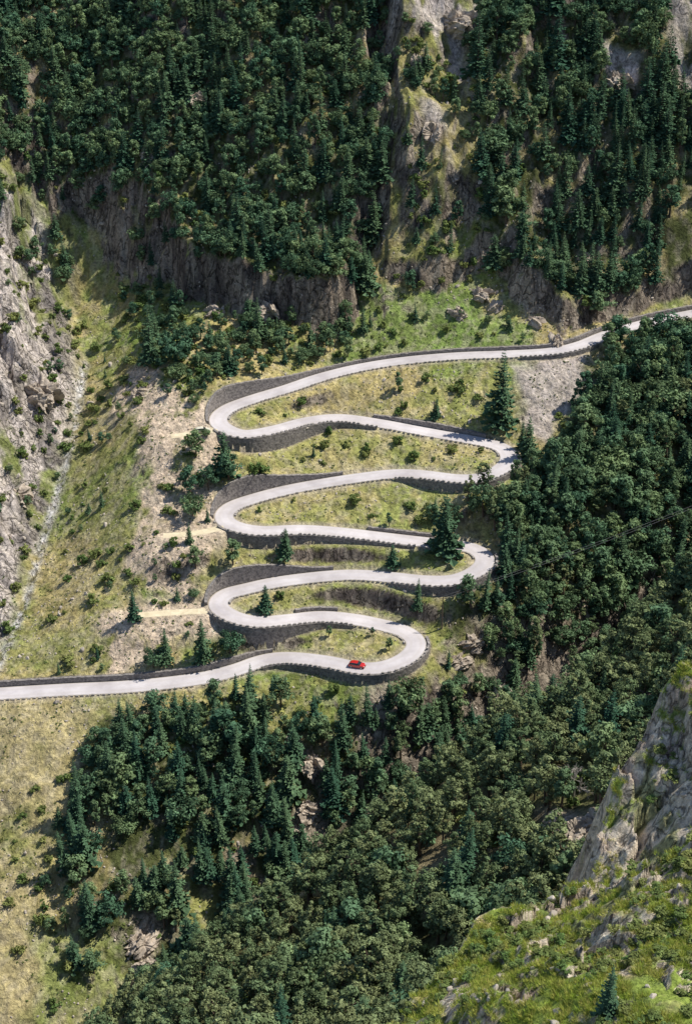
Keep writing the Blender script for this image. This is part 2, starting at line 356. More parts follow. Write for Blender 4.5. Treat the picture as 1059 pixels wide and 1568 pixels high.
def stone_mat(name,c1,c2,scale=1.2,bump=.3):
    m,nt=newmat(name); L=nt.links.new
    out=nd(nt,'ShaderNodeOutputMaterial'); bs=nd(nt,'ShaderNodeBsdfPrincipled'); bs.inputs['Roughness'].default_value=.9; bs.inputs['Specular IOR Level'].default_value=.2
    g=nd(nt,'ShaderNodeNewGeometry')
    v=nd(nt,'ShaderNodeTexVoronoi'); v.inputs['Scale'].default_value=scale; L(g.outputs['Position'],v.inputs['Vector'])
    n=nd(nt,'ShaderNodeTexNoise'); n.inputs['Scale'].default_value=scale*.6; n.inputs['Detail'].default_value=7; L(g.outputs['Position'],n.inputs['Vector'])
    sx=nd(nt,'ShaderNodeSeparateColor'); L(v.outputs['Color'],sx.inputs[0])
    ad=nd(nt,'ShaderNodeMath',operation='MULTIPLY_ADD'); L(n.outputs['Fac'],ad.inputs[0]); ad.inputs[1].default_value=1.1
    mm=nd(nt,'ShaderNodeMath',operation='MULTIPLY_ADD'); L(sx.outputs[0],mm.inputs[0]); mm.inputs[1].default_value=.6; mm.inputs[2].default_value=-.35
    L(mm.outputs[0],ad.inputs[2])
    mx=nd(nt,'ShaderNodeMix',data_type='RGBA'); mx.inputs[6].default_value=(*c1,1); mx.inputs[7].default_value=(*c2,1); L(ad.outputs[0],mx.inputs[0])
    L(mx.outputs[2],bs.inputs['Base Color'])
    b=nd(nt,'ShaderNodeBump'); b.inputs['Strength'].default_value=bump; b.inputs['Distance'].default_value=.3; L(ad.outputs[0],b.inputs['Height']); L(b.outputs[0],bs.inputs['Normal'])
    L(bs.outputs[0],out.inputs[0]); return m
def road_mat():
    m,nt=newmat('road_surface'); L=nt.links.new
    out=nd(nt,'ShaderNodeOutputMaterial'); bs=nd(nt,'ShaderNodeBsdfPrincipled'); bs.inputs['Roughness'].default_value=.85; bs.inputs['Specular IOR Level'].default_value=.3
    g=nd(nt,'ShaderNodeNewGeometry'); ac=nd(nt,'ShaderNodeAttribute',attribute_name='tint')
    n=nd(nt,'ShaderNodeTexNoise'); n.inputs['Scale'].default_value=.12; n.inputs['Detail'].default_value=8; n.inputs['Roughness'].default_value=.65; L(g.outputs['Position'],n.inputs['Vector'])
    mr=nd(nt,'ShaderNodeMapRange'); mr.inputs[1].default_value=.35; mr.inputs[2].default_value=.65; L(n.outputs['Fac'],mr.inputs[0])
    mx=nd(nt,'ShaderNodeMix',data_type='RGBA'); mx.inputs[6].default_value=(.48,.44,.45,1); mx.inputs[7].default_value=(.67,.625,.635,1); L(mr.outputs[0],mx.inputs[0])
    m2=nd(nt,'ShaderNodeMix',data_type='RGBA'); m2.inputs[6].default_value=(.42,.37,.31,1); L(mx.outputs[2],m2.inputs[7]); L(ac.outputs['Fac'],m2.inputs[0])
    L(m2.outputs[2],bs.inputs['Base Color']); L(bs.outputs[0],out.inputs[0]); return m
def flat_mat(name,c,rough=.5,metal=0,coat=0):
    m,nt=newmat(name); L=nt.links.new
    out=nd(nt,'ShaderNodeOutputMaterial'); bs=nd(nt,'ShaderNodeBsdfPrincipled'); bs.inputs['Roughness'].default_value=rough; bs.inputs['Metallic'].default_value=metal
    bs.inputs['Coat Weight'].default_value=coat
    n=nd(nt,'ShaderNodeTexNoise'); n.inputs['Scale'].default_value=3
    mx=nd(nt,'ShaderNodeMix',data_type='RGBA'); mx.inputs[6].default_value=(*[v*.85 for v in c],1); mx.inputs[7].default_value=(*[min(1,v*1.15) for v in c],1)
    L(n.outputs['Fac'],mx.inputs[0]); L(mx.outputs[2],bs.inputs['Base Color']); L(bs.outputs[0],out.inputs[0]); return m
MG=ground_mat('hillside_ground'); MO=ground_mat('ledge_ground',3.0,.3)
MSP=foliage_mat('spruce_needles',(.046,.104,.066),(.105,.170,.088),0)
MBL=foliage_mat('broadleaf_leaves',(.082,.165,.100),(.20,.275,.13),.2)
MPI=foliage_mat('pine_needles',(.110,.160,.078),(.205,.235,.110),0)
MBU=foliage_mat('shrub_leaves',(.105,.17,.055),(.23,.25,.085),.15)
MGR=foliage_mat('alpine_grass',(.30,.41,.06),(.50,.47,.14),.3)
MBK=stone_mat('bark',(.09,.065,.045),(.17,.13,.10),4)
MDEAD=stone_mat('bleached_wood',(.28,.25,.22),(.4,.37,.33),4)
MW=stone_mat('wall_stone',(.12,.11,.108),(.37,.335,.31),2.2,.5)
MPP=stone_mat('parapet_stone',(.28,.255,.235),(.50,.46,.43),2)
MRK=stone_mat('boulder_stone',(.34,.29,.24),(.62,.55,.47),1.6,.5)
MOC=stone_mat('outcrop_stone',(.24,.20,.16),(.64,.54,.44),.9,.9)
MRD=road_mat()
MTR=stone_mat('track_gravel',(.58,.49,.33),(.80,.70,.50),.8,.2)
MREDP=flat_mat('red_paint',(.55,.02,.015),.3,0,1); MWHP=flat_mat('cream_paint',(.78,.74,.60),.35,0,1); MGL=flat_mat('dark_glass',(.02,.025,.03),.08); MTY=flat_mat('tyre_rubber',(.02,.02,.02),.8)
MCH=flat_mat('hub_metal',(.5,.5,.5),.3,.8); MLT=flat_mat('lamp_glass',(.8,.8,.75),.1); MWOOD=flat_mat('pole_wood',(.16,.12,.09),.9); MWIRE=flat_mat('wire_metal',(.30,.30,.31),.4,.6)
# ------------------------------------------------------------------ mesh helpers
def link(o): bpy.context.scene.collection.objects.link(o); return o
def gridmesh(name,X,Y,Z,col,rock,mat):
    ny,nx=X.shape; me=bpy.data.meshes.new(name); nv=nx*ny
    co=np.stack([X.ravel(),Y.ravel(),Z.ravel()],1).astype(np.float32)
    idx=np.arange(nv).reshape(ny,nx)
    q=np.stack([idx[:-1,:-1],idx[:-1,1:],idx[1:,1:],idx[1:,:-1]],-1).reshape(-1,4)
    me.vertices.add(nv); me.vertices.foreach_set('co',co.ravel())
    me.loops.add(q.size); me.loops.foreach_set('vertex_index',q.ravel().astype(np.int32))
    me.polygons.add(len(q)); me.polygons.foreach_set('loop_start',np.arange(0,q.size,4,dtype=np.int32))
    me.polygons.foreach_set('use_smooth',np.ones(len(q),bool))
    me.update(calc_edges=True); me.validate()
    a=me.attributes.new('zone','FLOAT_COLOR','POINT'); a.data.foreach_set('color',np.concatenate([col,np.ones((nv,1))],1).astype(np.float32).ravel())
    b=me.attributes.new('rock','FLOAT','POINT'); b.data.foreach_set('value',rock.astype(np.float32))
    me.materials.append(mat); return link(bpy.data.objects.new(name,me))
def pymesh(name,V,Fc,mats,mi=None,tint=None,smooth=False):
    me=bpy.data.meshes.new(name); me.from_pydata([tuple(v) for v in V],[],Fc)
    for m in mats: me.materials.append(m)
    if mi is not None: me.polygons.foreach_set('material_index',np.array(mi,dtype=np.int32))
    if tint is not None:
        a=me.attributes.new('tint','FLOAT','POINT'); a.data.foreach_set('value',np.array(tint,dtype=np.float32))
    if smooth: me.polygons.foreach_set('use_smooth',np.ones(len(Fc),bool))
    me.update(); return me
gridmesh('mountain_terrain',XX,YY,ZF,col,np.clip(rk,0,1),MG)
# ledge
ox=ax((-22,-1,.6),(-1,26,.1),(26,60,.7)); oy=ax((15,40,.5),(40,70,.1),(70,100,.7))
OX,OY=np.meshgrid(ox,oy); oxx=OX.ravel(); oyy=OY.ravel(); OZ,OM=Hout(oxx,oyy)
gy2,gx2=np.gradient(OZ.reshape(OX.shape),oy,ox); osl=np.degrees(np.arctan(np.hypot(gx2,gy2))).ravel()
k1=fbm(oxx,oyy,3,81,4); k2=fbm(oxx,oyy,.8,82,4)
orock=sst(40,56,osl+k1*20+k2*22+16*sst(12,15.5,oxx)*sst(49,54,oyy)*(k1>-.2))
oc=np.tile(np.array((.33,.42,.085)),(len(oxx),1)); oc=mixc(oc,(.52,.43,.21),sst(-.0,.35,k1+k2*.5)); oc=mixc(oc,(.17,.22,.06),sst(.12,.4,-k1+k2*.6))
orc=np.tile(np.array((.82,.71,.57)),(len(oxx),1)); orc=mixc(orc,(.50,.40,.32),sst(-.05,.45,k2-k1*.6))
orc=mixc(orc,(.27,.30,.10),sst(.12,.35,fbm(oxx,oyy,1.6,83,4))*.75)
oc=oc*(1-orock[:,None])+orc*orock[:,None]; oc*=(1+.35*k2)[:,None]
gridmesh('rocky_ledge',OX,OY,OZ.reshape(OX.shape),np.clip(oc,.01,.85),orock*.9,MO)
fO_z=OZ.reshape(OX.shape); fO_s=osl.reshape(OX.shape); fO_r=orock.reshape(OX.shape)
def lk(G):
    def f(a,b):
        i=np.clip(np.searchsorted(ox,a)-1,0,len(ox)-2); j=np.clip(np.searchsorted(oy,b)-1,0,len(oy)-2)
        return G[j,i]
    return f
fO=lk(fO_z); fOs=lk(fO_s); fOr=lk(fO_r)
# ------------------------------------------------------------------ road, walls, parapets
def ribbon(name,P,N,offs,dzs,mat,lift=.03,tints=None):
    V=[];Fc=[];ti=[]
    for i in range(len(P)):
        for q,(o,dz_) in enumerate(zip(offs,dzs)):
            V.append((P[i][0]+N[i][0]*o,P[i][1]+N[i][1]*o,P[i][2]+lift+dz_)); ti.append(tints[q] if tints else 1)
    k=len(offs)
    for i in range(len(P)-1):
        for j in range(k-1): Fc.append((i*k+j,(i+1)*k+j,(i+1)*k+j+1,i*k+j+1))
    return link(bpy.data.objects.new(name,pymesh(name,V,Fc,[mat],None,ti)))
ribbon('mountain_road',R,NL,[-HW,-HW+.15,-HW+.6,-1.3,-.7,0,.7,1.3,HW-.6,HW-.15,HW],[-.5,0,.01,.03,.045,.06,.045,.03,.01,0,-.5],MRD,.03,[.0,.2,.95,.78,.97,1,.97,.78,.95,.2,0])
for P in TRK:
    t_=np.gradient(P[:,:2],axis=0); t_/=np.linalg.norm(t_,axis=1)[:,None]; n_=np.stack([-t_[:,1],t_[:,0]],1)
    st=0
    while np.hypot(rxy[:,0]-P[st,0],rxy[:,1]-P[st,1]).min()<HW-.6 and st<len(P)-4: st+=1
    ribbon('dirt_track',P[st:],n_[st:],[-1.5,-1.3,0,1.3,1.5],[-.5,-.02,.0,-.02,-.5],MTR,.0)
def wallmesh(i0,i1,side,hcol):
    V=[];Fc=[]
    for i in range(i0,i1+1):
        h=R[i,hcol]; z=R[i,2]
        top=z+(.4 if h<0 else h+.25)+.12*math.sin(i*1.7)*math.sin(i*.37); bot=z-.5 if h>0 else z+h-2.0
        for o,zz in ((HW+.06,bot),(HW+.14,top),(HW+.85,top+.02),(HW+1.05,bot)):
            V.append((R[i,0]+NL[i,0]*side*o,R[i,1]+NL[i,1]*side*o,zz))
    n=i1-i0+1
    for a in range(n-1):
        for j in range(3): Fc.append((a*4+j,(a+1)*4+j,(a+1)*4+j+1,a*4+j+1))
    Fc.append((0,1,2,3)); e=(n-1)*4; Fc.append((e+3,e+2,e+1,e))
    link(bpy.data.objects.new('stone_retaining_wall',pymesh('wall',V,Fc,[MW])))
for side,hc in ((1,3),(-1,4)):
    on=np.abs(R[:,hc])>=.6
    sgn=np.sign(R[:,hc]); i=0
    while i<len(R):
        if on[i]:
            j=i
            while j+1<len(R) and on[j+1] and sgn[j+1]==sgn[i]: j+=1
            if j-i>4: wallmesh(i,j,side,hc)
            i=j+1
        else: i+=1
V=[];Fc=[]
for i in range(3,len(R)-3,2):
    sd_=1 if T[i,0]<0 else -1
    h=R[i,3] if sd_==1 else R[i,4]
    if h>.4: continue
    if random.random()<.05: continue
    base=R[i,2]+(.35 if h<=-.6 else -.1); c=rxy[i]+NL[i]*sd_*(HW+.45 if h<=-.6 else HW+.3)
    if np.hypot(rxy[:,0]-c[0],rxy[:,1]-c[1]).min()<HW: continue
    if min(np.hypot(P[:,0]-c[0],P[:,1]-c[1]).min() for P in TRK)<1.8: continue
    hl=.40+random.uniform(-.08,.06); ht=.5+random.uniform(-.12,.08); n0=len(V)
    for zz,sh in ((base-.2,1),(base+ht,.9)):
        for a,b in ((-1,-1),(1,-1),(1,1),(-1,1)):
            p=c+T[i]*a*hl*sh+NL[i]*b*.24*sh; V.append((p[0],p[1],zz))
    for f in ((4,5,6,7),(0,1,5,4),(1,2,6,5),(2,3,7,6),(3,0,4,7)): Fc.append(tuple(n0+q for q in f))
link(bpy.data.objects.new('stone_parapet',pymesh('parapet',V,Fc,[MPP])))
# ------------------------------------------------------------------ plants
def tube(V,Fc,mi,ti,p0,p1,r0,r1,n=5,m=0):
    p0=Vector(p0);p1=Vector(p1); d=(p1-p0).normalized(); a=d.orthogonal().normalized(); b=d.cross(a); s=len(V)
    for p,r in ((p0,r0),(p1,r1)):
        for k in range(n):
            t=2*math.pi*k/n; V.append(p+a*math.cos(t)*r+b*math.sin(t)*r); ti.append(.5)
    for k in range(n): Fc.append((s+k,s+(k+1)%n,s+n+(k+1)%n,s+n+k)); mi.append(m)
def spruce(seed,h,Rr,lean=.85):
    r=random.Random(seed); V=[];Fc=[];mi=[];ti=[]
    tube(V,Fc,mi,ti,(0,0,-1.5),(0,0,h*.97),h*.016+.06,.02,6,0)
    n=int(h*1.9)+4
    asym=r.uniform(0,6.28)
    for l in range(n):
        t=l/(n-1); z=h*(.07+.92*t); nb=int(8-4*t)+r.randint(0,1)
        lr=Rr*((1-t)**lean)*(.75+.5*r.random())+.12
        a0=r.uniform(0,6.28)
        for b in range(nb):
            if r.random()<.1: continue
            az=a0+6.283*b/nb+r.uniform(-.25,.25); L_=lr*r.uniform(.6,1.2)*(1+.18*math.cos(az-asym))
            dx,dy=math.cos(az),math.sin(az); up=r.uniform(.0,.15)+.35*t; dr=r.uniform(.3,.55)*(1-.6*t)
            tn=r.uniform(.1,.9)
            sp=[]
            for k in range(4):
                q=k/3; sp.append((dx*L_*q,dy*L_*q,z+r.uniform(-.05,.05)+L_*(up*q-dr*q*q)))
            for k in range(3):
                q=k/3; w=L_*.35*(1-q*.75)+.08; f=.45*L_/3+.1
                for sg in (-1,1):
                    s=len(V); sag=r.uniform(.1,.35)*w+.05
                    V.append(sp[k]); V.append(sp[k+1])
                    ww=w*r.uniform(.7,1.2)
                    V.append((sp[k][0]+dx*(f+L_*.16)-dy*sg*ww,sp[k][1]+dy*(f+L_*.16)+dx*sg*ww,sp[k][2]-sag+L_*up*.2))
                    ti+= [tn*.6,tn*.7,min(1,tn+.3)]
                    Fc.append((s,s+1,s+2)); mi.append(1)
                if k>0:
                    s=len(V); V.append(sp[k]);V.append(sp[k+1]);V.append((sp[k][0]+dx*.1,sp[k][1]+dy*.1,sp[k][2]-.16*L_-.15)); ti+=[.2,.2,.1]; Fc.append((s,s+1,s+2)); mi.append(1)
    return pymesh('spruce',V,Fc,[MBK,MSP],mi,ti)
def crown(seed,h,Rr,ncl,nl,ls,zc=.6,zr=.4,mat=None,trunk=True,flat=1.0,name='tree',sprd=.30):
    r=random.Random(seed); V=[];Fc=[];mi=[];ti=[]
    cs=[]
    bend=(r.uniform(-.1,.1)*h,r.uniform(-.1,.1)*h)
    for c in range(ncl):
        while True:
            p=(r.uniform(-1,1),r.uniform(-1,1),r.uniform(-1,1)); q=math.sqrt(sum(a*a for a in p))
            if .35<q<1: break
        k=.82+.2*math.sin(3*math.atan2(p[1],p[0])+seed)
        tp=1-.35*max(0,p[2])
        cs.append((p[0]*Rr*k*tp+bend[0]*.5,p[1]*Rr*k*tp+bend[1]*.5,h*(zc+zr*.85*p[2]),Rr*r.uniform(.6,1.3)*sprd,r.uniform(.05,.95)))
    if trunk:
        top=(bend[0]*.5,bend[1]*.5,h*zc); mid=(bend[0]*.3,bend[1]*.3,h*.3)
        tube(V,Fc,mi,ti,(0,0,-1.2),mid,h*.028+.03,h*.02+.02,6,0); tube(V,Fc,mi,ti,mid,top,h*.02+.02,h*.008+.01,6,0)
        for c in cs[:12]:
            q=r.uniform(0,.9); st=tuple(mid[i]*(1-q)+top[i]*q for i in range(3)); tube(V,Fc,mi,ti,st,c[:3],h*.008+.01,.015,4,0)
    for c in cs:
        for l in range(nl):
            d=Vector((r.gauss(0,1),r.gauss(0,1),r.gauss(0,1)*.9+.25)).normalized()
            rr=c[3]*r.uniform(.5,1.15); p=Vector((c[0]+d.x*rr,c[1]+d.y*rr,c[2]+d.z*rr*.8*flat))
            nrm=(d+Vector((r.gauss(0,.4),r.gauss(0,.4),r.gauss(0,.4)+.3))).normalized()
            a=nrm.orthogonal().normalized(); b=nrm.cross(a); t=r.uniform(0,6.28); a,b=a*math.cos(t)+b*math.sin(t),b*math.cos(t)-a*math.sin(t)
            sz=ls*r.uniform(.6,1.3); s=len(V)
            V+= [p-a*sz*.6,p+b*sz*.4,p+a*sz*.6,p-b*sz*.4]; tt=min(1,max(0,c[4]+r.uniform(-.25,.25))); ti+=[tt]*4
            Fc.append((s,s+1,s+2,s+3)); mi.append(1)
    return pymesh(name,V,Fc,[MBK,mat],mi,ti)
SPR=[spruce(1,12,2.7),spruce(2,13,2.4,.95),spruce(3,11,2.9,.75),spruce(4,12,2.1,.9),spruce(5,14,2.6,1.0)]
BRD=[crown(11,8,3.2,30,50,.46,.58,.40,MBL),crown(12,8.5,2.8,26,50,.46,.6,.38,MBL),crown(13,7,3.8,36,46,.48,.57,.4,MBL,sprd=.26),crown(14,9.5,2.6,28,50,.46,.58,.4,MBL),crown(15,7.5,3.3,22,54,.46,.55,.4,MBL)]
PIN=[crown(21,9,2.3,28,56,.30,.6,.38,MPI,flat=.7,sprd=.27),crown(22,8.5,2.6,30,54,.30,.6,.36,MPI,flat=.6,sprd=.25),crown(23,10,2.0,26,54,.30,.6,.38,MPI,flat=.8,sprd=.28),crown(24,9,2.4,24,60,.30,.62,.36,MPI,flat=.7,sprd=.28)]
BSH=[crown(31,1.6,1.25,12,36,.28,.42,.42,MBU,sprd=.36),crown(32,1.3,1.4,12,36,.28,.42,.42,MBU,sprd=.36),crown(33,2.0,1.1,12,36,.28,.45,.42,MBU,sprd=.36)]
def tuft(seed):
    r=random.Random(seed);V=[];Fc=[];mi=[];ti=[]
    for i in range(46):
        a=r.uniform(0,6.28); q=r.random()**.6*.28; x0,y0=math.cos(a)*q,math.sin(a)*q; h=r.uniform(.10,.26); l=r.uniform(.05,.22); w=.02; b=r.uniform(0,3.14)
        s=len(V); V+=[(x0-math.cos(b)*w,y0-math.sin(b)*w,-.03),(x0+math.cos(b)*w,y0+math.sin(b)*w,-.03),(x0+math.cos(a)*l,y0+math.sin(a)*l,h)]; t=r.random(); ti+=[t,t,t]; Fc.append((s,s+1,s+2)); mi.append(0)
    return pymesh('grass_tuft',V,Fc,[MGR],mi,ti)
TUF=[tuft(1),tuft(2)]
import bmesh
def boulder(seed):
    r=random.Random(seed); bm=bmesh.new()
    for i in range(22):
        d=Vector((r.gauss(0,1),r.gauss(0,1),r.gauss(0,1))).normalized(); bm.verts.new((d.x*r.uniform(.8,1.1)*.6,d.y*r.uniform(.7,1)*.45,d.z*r.uniform(.7,1)*.38))
    res=bmesh.ops.convex_hull(bm,input=bm.verts); 
    dl=[g for g in res['geom_interior'] if isinstance(g,bmesh.types.BMVert)]
    bmesh.ops.delete(bm,geom=dl,context='VERTS')
    bmesh.ops.bevel(bm,geom=bm.edges[:],offset=.03,segments=1,affect='EDGES')
    me=bpy.data.meshes.new('boulder'); bm.to_mesh(me); bm.free(); me.materials.append(MRK); return me
BLD=[boulder(i) for i in range(4)]
def outcrop(seed):
    bm=bmesh.new(); bmesh.ops.create_icosphere(bm,subdivisions=5,radius=1)
    P=np.array([v.co[:] for v in bm.verts])
    u=P[:,0]*1.0+P[:,2]*.37+seed*7.3; v=P[:,1]-P[:,2]*.51+seed*3.1
    f1=facet(u,v,.75,seed+300,1.2)[0]; f2=facet(u+P[:,2],v,.32,seed+310,1.2)[0]; f3=fbm(u,v,.3,seed+320,3)
    rr=1+f1*.55+f2*.2+f3*.12
    P=P*rr[:,None]*np.array([[1.0,.75,.85]])
    for vv,p in zip(bm.verts,P): vv.co=p
    me=bpy.data.meshes.new('outcrop'); bm.to_mesh(me); bm.free(); me.materials.append(MOC); return me
OUT=[outcrop(i) for i in range(3)]
def place(name,me,p,s=1,rz=None,sz=None):
    o=bpy.data.objects.new(name,me); o.location=tuple(p); k=s; o.scale=(k,k,sz or k); o.rotation_euler=(0,0,random.uniform(0,6.28) if rz is None else rz); return link(o)
def hgt(p,hp):
    d=np.dot(np.array(p)-CAM,FW); return hp*d/F/.86
IND=[('spruce_tree',SPR[0],12,[(766,655,112),(808,705,66),(205,950,48),(255,1015,55),(312,1022,68),(480,1112,52),(775,690,40)]),
('spruce_tree',SPR[2],11,[(680,850,92),(407,934,40),(345,730,68),(600,866,34),(438,852,44),(668,640,28)]),
('spruce_tree',SPR[1],13,[(665,800,40),(640,936,52),(150,1010,22),(90,1036,20),(232,560,90),(480,700,20)]),
('spruce_tree',SPR[3],12,[(290,832,32),(258,816,22),(395,520,60),(555,510,40),(240,540,60)]),
('spruce_tree',SPR[4],14,[(380,1130,90),(300,1120,60),(730,120,90),(940,300,80)]),
('broadleaf_tree',BRD[0],8,[(350,735,45),(430,1082,50),(300,700,40),(660,800,30)]),
('broadleaf_tree',BRD[1],8.5,[(357,865,42),(300,870,36),(292,760,46),(700,805,30)]),
('broadleaf_tree',BRD[2],7,[(352,1000,34),(295,790,34),(270,555,50),(235,1030,30)]),
('broadleaf_tree',BRD[3],9.5,[(610,600,30),(503,975,18),(599,1000,22),(596,806,22),(580,960,14)]),
('broadleaf_tree',BRD[4],7.5,[(740,790,50),(320,750,36),(770,800,50)]),
('pine_tree',PIN[0],9,[(740,760,55)]),('pine_tree',PIN[1],8.5,[(755,790,50)]),('pine_tree',PIN[2],10,[(715,770,50)]),('pine_tree',PIN[3],9,[(800,760,50)]),
('shrub',BSH[0],1.6,[(545,770,14),(460,620,12),(610,680,12)]),('shrub',BSH[1],1.3,[(700,600,12),(400,740,14)]),('shrub',BSH[2],2,[(630,780,12),(560,690,12)])]
protos={'s':[],'b':[],'p':[],'u':[]}
for nm,me,h0,lst in IND:
    for j,(a,b,hp) in enumerate(lst):
        p=cast(a,b,fM,t0=100)
        if DG(np.array([p[0]]),np.array([p[1]]))[0]<4.3: # step off the carriageway
            i=int(np.argmin(np.hypot(rxy[:,0]-p[0],rxy[:,1]-p[1]))); v=p[:2]-rxy[i]; v=v/(np.linalg.norm(v)+1e-6); p[:2]=rxy[i]+v*4.9
            p[2]=fM(np.array([p[0]]),np.array([p[1]]))[0]
        o=place(nm,me,p,hgt(p,hp)/h0)
        if j==0: protos[{'spruce_tree':'s','broadleaf_tree':'b','pine_tree':'p','shrub':'u'}[nm]].append(o)
bo=[]
for i,(a,b) in enumerate([(140,617),(470,655),(620,905),(480,1180)]):
    bo.append(place('boulder',BLD[i],cast(a,b,fM,t0=100),[2.6,1.2,1.5,2.5][i]))
for i,(a,b,s_) in enumerate([(478,1165,3.4),(470,1235,3.8),(455,1280,2.6),(213,1440,3.4),(225,1480,2.6),(700,480,2.6),(735,448,3.4),(760,470,2.4),(820,492,3.2),(850,520,3.0),(238,525,3.0),(215,600,2.4),(228,235,4),(300,150,3.6),(665,200,3.4),(700,30,5),(640,90,3),(900,395,3),(945,120,4),(560,1095,2.4),(330,480,3),(410,470,3),(60,600,5),(30,760,4),(700,1010,3.4),(760,1060,4),(720,985,3)]):
    p=cast(a,b,fM,t0=100); p[2]-=.35*s_; place('rock_outcrop',OUT[i%3],p,s_*random.uniform(.8,1.15))
for i,(a,b,s_) in enumerate([(850,1270,2.6),(890,1280,3),(910,1262,2.4),(1000,1050,3)]):
    p=cast(a,b,fF,t0=110); p[2]-=.3*s_; place('rock_outcrop',OUT[i%3],p,s_)
tf=[]
for i,q in enumerate([(10,50),(12,52)]):
    tf.append(place('grass_tuft',TUF[i],(q[0],q[1],float(fO(np.array([q[0]]),np.array([q[1]]))[0]))))
def scatter(name,P,rot,scl,prot):
    me=bpy.data.meshes.new(name); me.from_pydata([tuple(p) for p in P],[],[])
    for an,arr in (('rot',rot),('scl',scl)):
        a=me.attributes.new(an,'FLOAT_VECTOR','POINT'); a.data.foreach_set('vector',np.asarray(arr,dtype=np.float32).ravel())
    o=link(bpy.data.objects.new(name,me))
    ng=bpy.data.node_groups.new(name,'GeometryNodeTree'); ng.interface.new_socket('Geometry',in_out='INPUT',socket_type='NodeSocketGeometry'); ng.interface.new_socket('Geometry',in_out='OUTPUT',socket_type='NodeSocketGeometry')
    L=ng.links.new; gi=ng.nodes.new('NodeGroupInput'); go=ng.nodes.new('NodeGroupOutput'); ip=ng.nodes.new('GeometryNodeInstanceOnPoints'); jn=ng.nodes.new('GeometryNodeJoinGeometry')
    for pr in prot:
        oi=ng.nodes.new('GeometryNodeObjectInfo'); oi.transform_space='ORIGINAL'; oi.inputs['Object'].default_value=pr; oi.inputs['As Instance'].default_value=True; L(oi.outputs['Geometry'],jn.inputs[0])
    L(gi.outputs[0],ip.inputs['Points']); L(jn.outputs[0],ip.inputs['Instance']); ip.inputs['Pick Instance'].default_value=True
    for an,s in (('rot','Rotation'),('scl','Scale')):
        na=ng.nodes.new('GeometryNodeInputNamedAttribute'); na.data_type='FLOAT_VECTOR'; na.inputs[0].default_value=an; L(na.outputs[0],ip.inputs[s])
    L(ip.outputs[0],go.inputs[0]); md=o.modifiers.new('scatter','NODES'); md.node_group=ng; return o
def cand(poly,sp,fn,jit=.48):
    xs=[p[0] for p in poly]; ys=[p[1] for p in poly]
    a,b=np.meshgrid(np.arange(max(min(xs),-190),min(max(xs),200),sp),np.arange(max(min(ys),60),min(max(ys),600),sp))
    a=a.ravel()+rng.uniform(-jit,jit,a.size)*sp; b=b.ravel()+rng.uniform(-jit,jit,b.size)*sp
    m=inside(a+fbm(a,b,8,5)*3,b+fbm(a,b,8,6)*3,poly); a=a[m]; b=b[m]
    return a,b,fn(a,b)
CLR=[plan(l) for l in ([(390,1050),(470,1065),(450,1115),(410,1110)],[(455,1130),(500,1160),(490,1290),(455,1260)],[(280,1350),(330,1370),(320,1440),(280,1420)],[(195,1400),(240,1420),(240,1500),(195,1480)],[(870,390),(940,385),(945,425),(870,430)],[(775,570),(905,550),(910,605),(850,640),(840,680),(805,650)])]
CLR+=[plan(l) for l,_ in UR]
CLF=plan([(190,320),(330,400),(480,455),(470,490),(330,475),(230,400)])
CLN=plan([(830,1250),(935,1235),(930,1290),(830,1310)],False)
buck={'s':[],'b':[],'p':[],'u':[]}
def forest(poly,sp,mix,sc,maxsl=66,gap=-.55,roadd=6.3,main=True,seed=1):
    a,b,z=cand(poly,sp,fM if main else fF)
    s_=SG(a,b); keep=(s_<maxsl+rng.uniform(-8,8,a.size))&(DG(a,b)>roadd)&(fbm(a,b,11,seed)>gap+rng.uniform(-.15,.15,a.size))
    for c in CLR: keep&=~inside(a,b,c)
    keep&=~(inside(a,b,CLF)&(rng.random(a.size)<.5))
    if main: keep&=NG(a,b)<.5
    else: keep&=(NG(a,b)>.5)&(~inside(a,b,CLN))
    spn=fbm(a,b,24,seed+3)
    for i in np.where(keep)[0]:
        w=dict(mix)
        if 's' in w: w['s']=max(.02,w['s']*(1+1.8*spn[i]))
        kk=list(w); k=random.choices(kk,[w[q] for q in kk])[0]
        f=random.uniform(*sc)*(1.0 if random.random()>.12 else 1.25)
        if k=='u': f=random.uniform(.6,1.8)
        buck[k].append((a[i],b[i],z[i]-.15,f))
e=lambda l:plan(l)
forest(e([(-400,-250),(-400,200),(0,250),(60,310),(110,340),(150,325),(220,345),(330,445),(520,505),(560,440),(585,330),(593,200),(600,-250)]),3.1,{'s':.34,'b':.62,'u':.08},(.5,1.2),86,-.5,seed=101)
forest(e([(722,-250),(726,100),(740,330),(770,420),(820,462),(900,485),(1000,455),(1300,420),(1300,-250)]),3.3,{'s':.5,'b':.45,'u':.1},(.5,1.25),82,-.38,seed=102)
forest(e([(612,-250),(606,450),(760,425),(720,100),(716,-250)]),3.3,{'u':.6,'b':.3,'s':.15},(.35,.85),80,-.2,seed=103)
forest(e([(900,590),(950,528),(1100,492),(1300,450),(1300,950),(900,1060),(780,990),(690,960),(735,905),(775,850),(755,790),(790,745),(820,715),(855,700)]),3.5,{'b':.78,'s':.18,'p':.06,'u':.03},(.6,1.4),85,-.7,seed=104)
forest(e([(230,430),(330,500),(520,512),(600,545),(480,560),(420,578),(330,585),(300,630),(235,560),(170,420)]),3.1,{'b':.5,'u':.4,'s':.12},(.4,.85),80,-.4,5.3,seed=105)
forest(e([(200,340),(330,440),(500,495),(540,470),(500,520),(330,510),(200,430)]),3.4,{'b':.4,'u':.5,'s':.15},(.4,.8),90,-.1,5.3,seed=135)
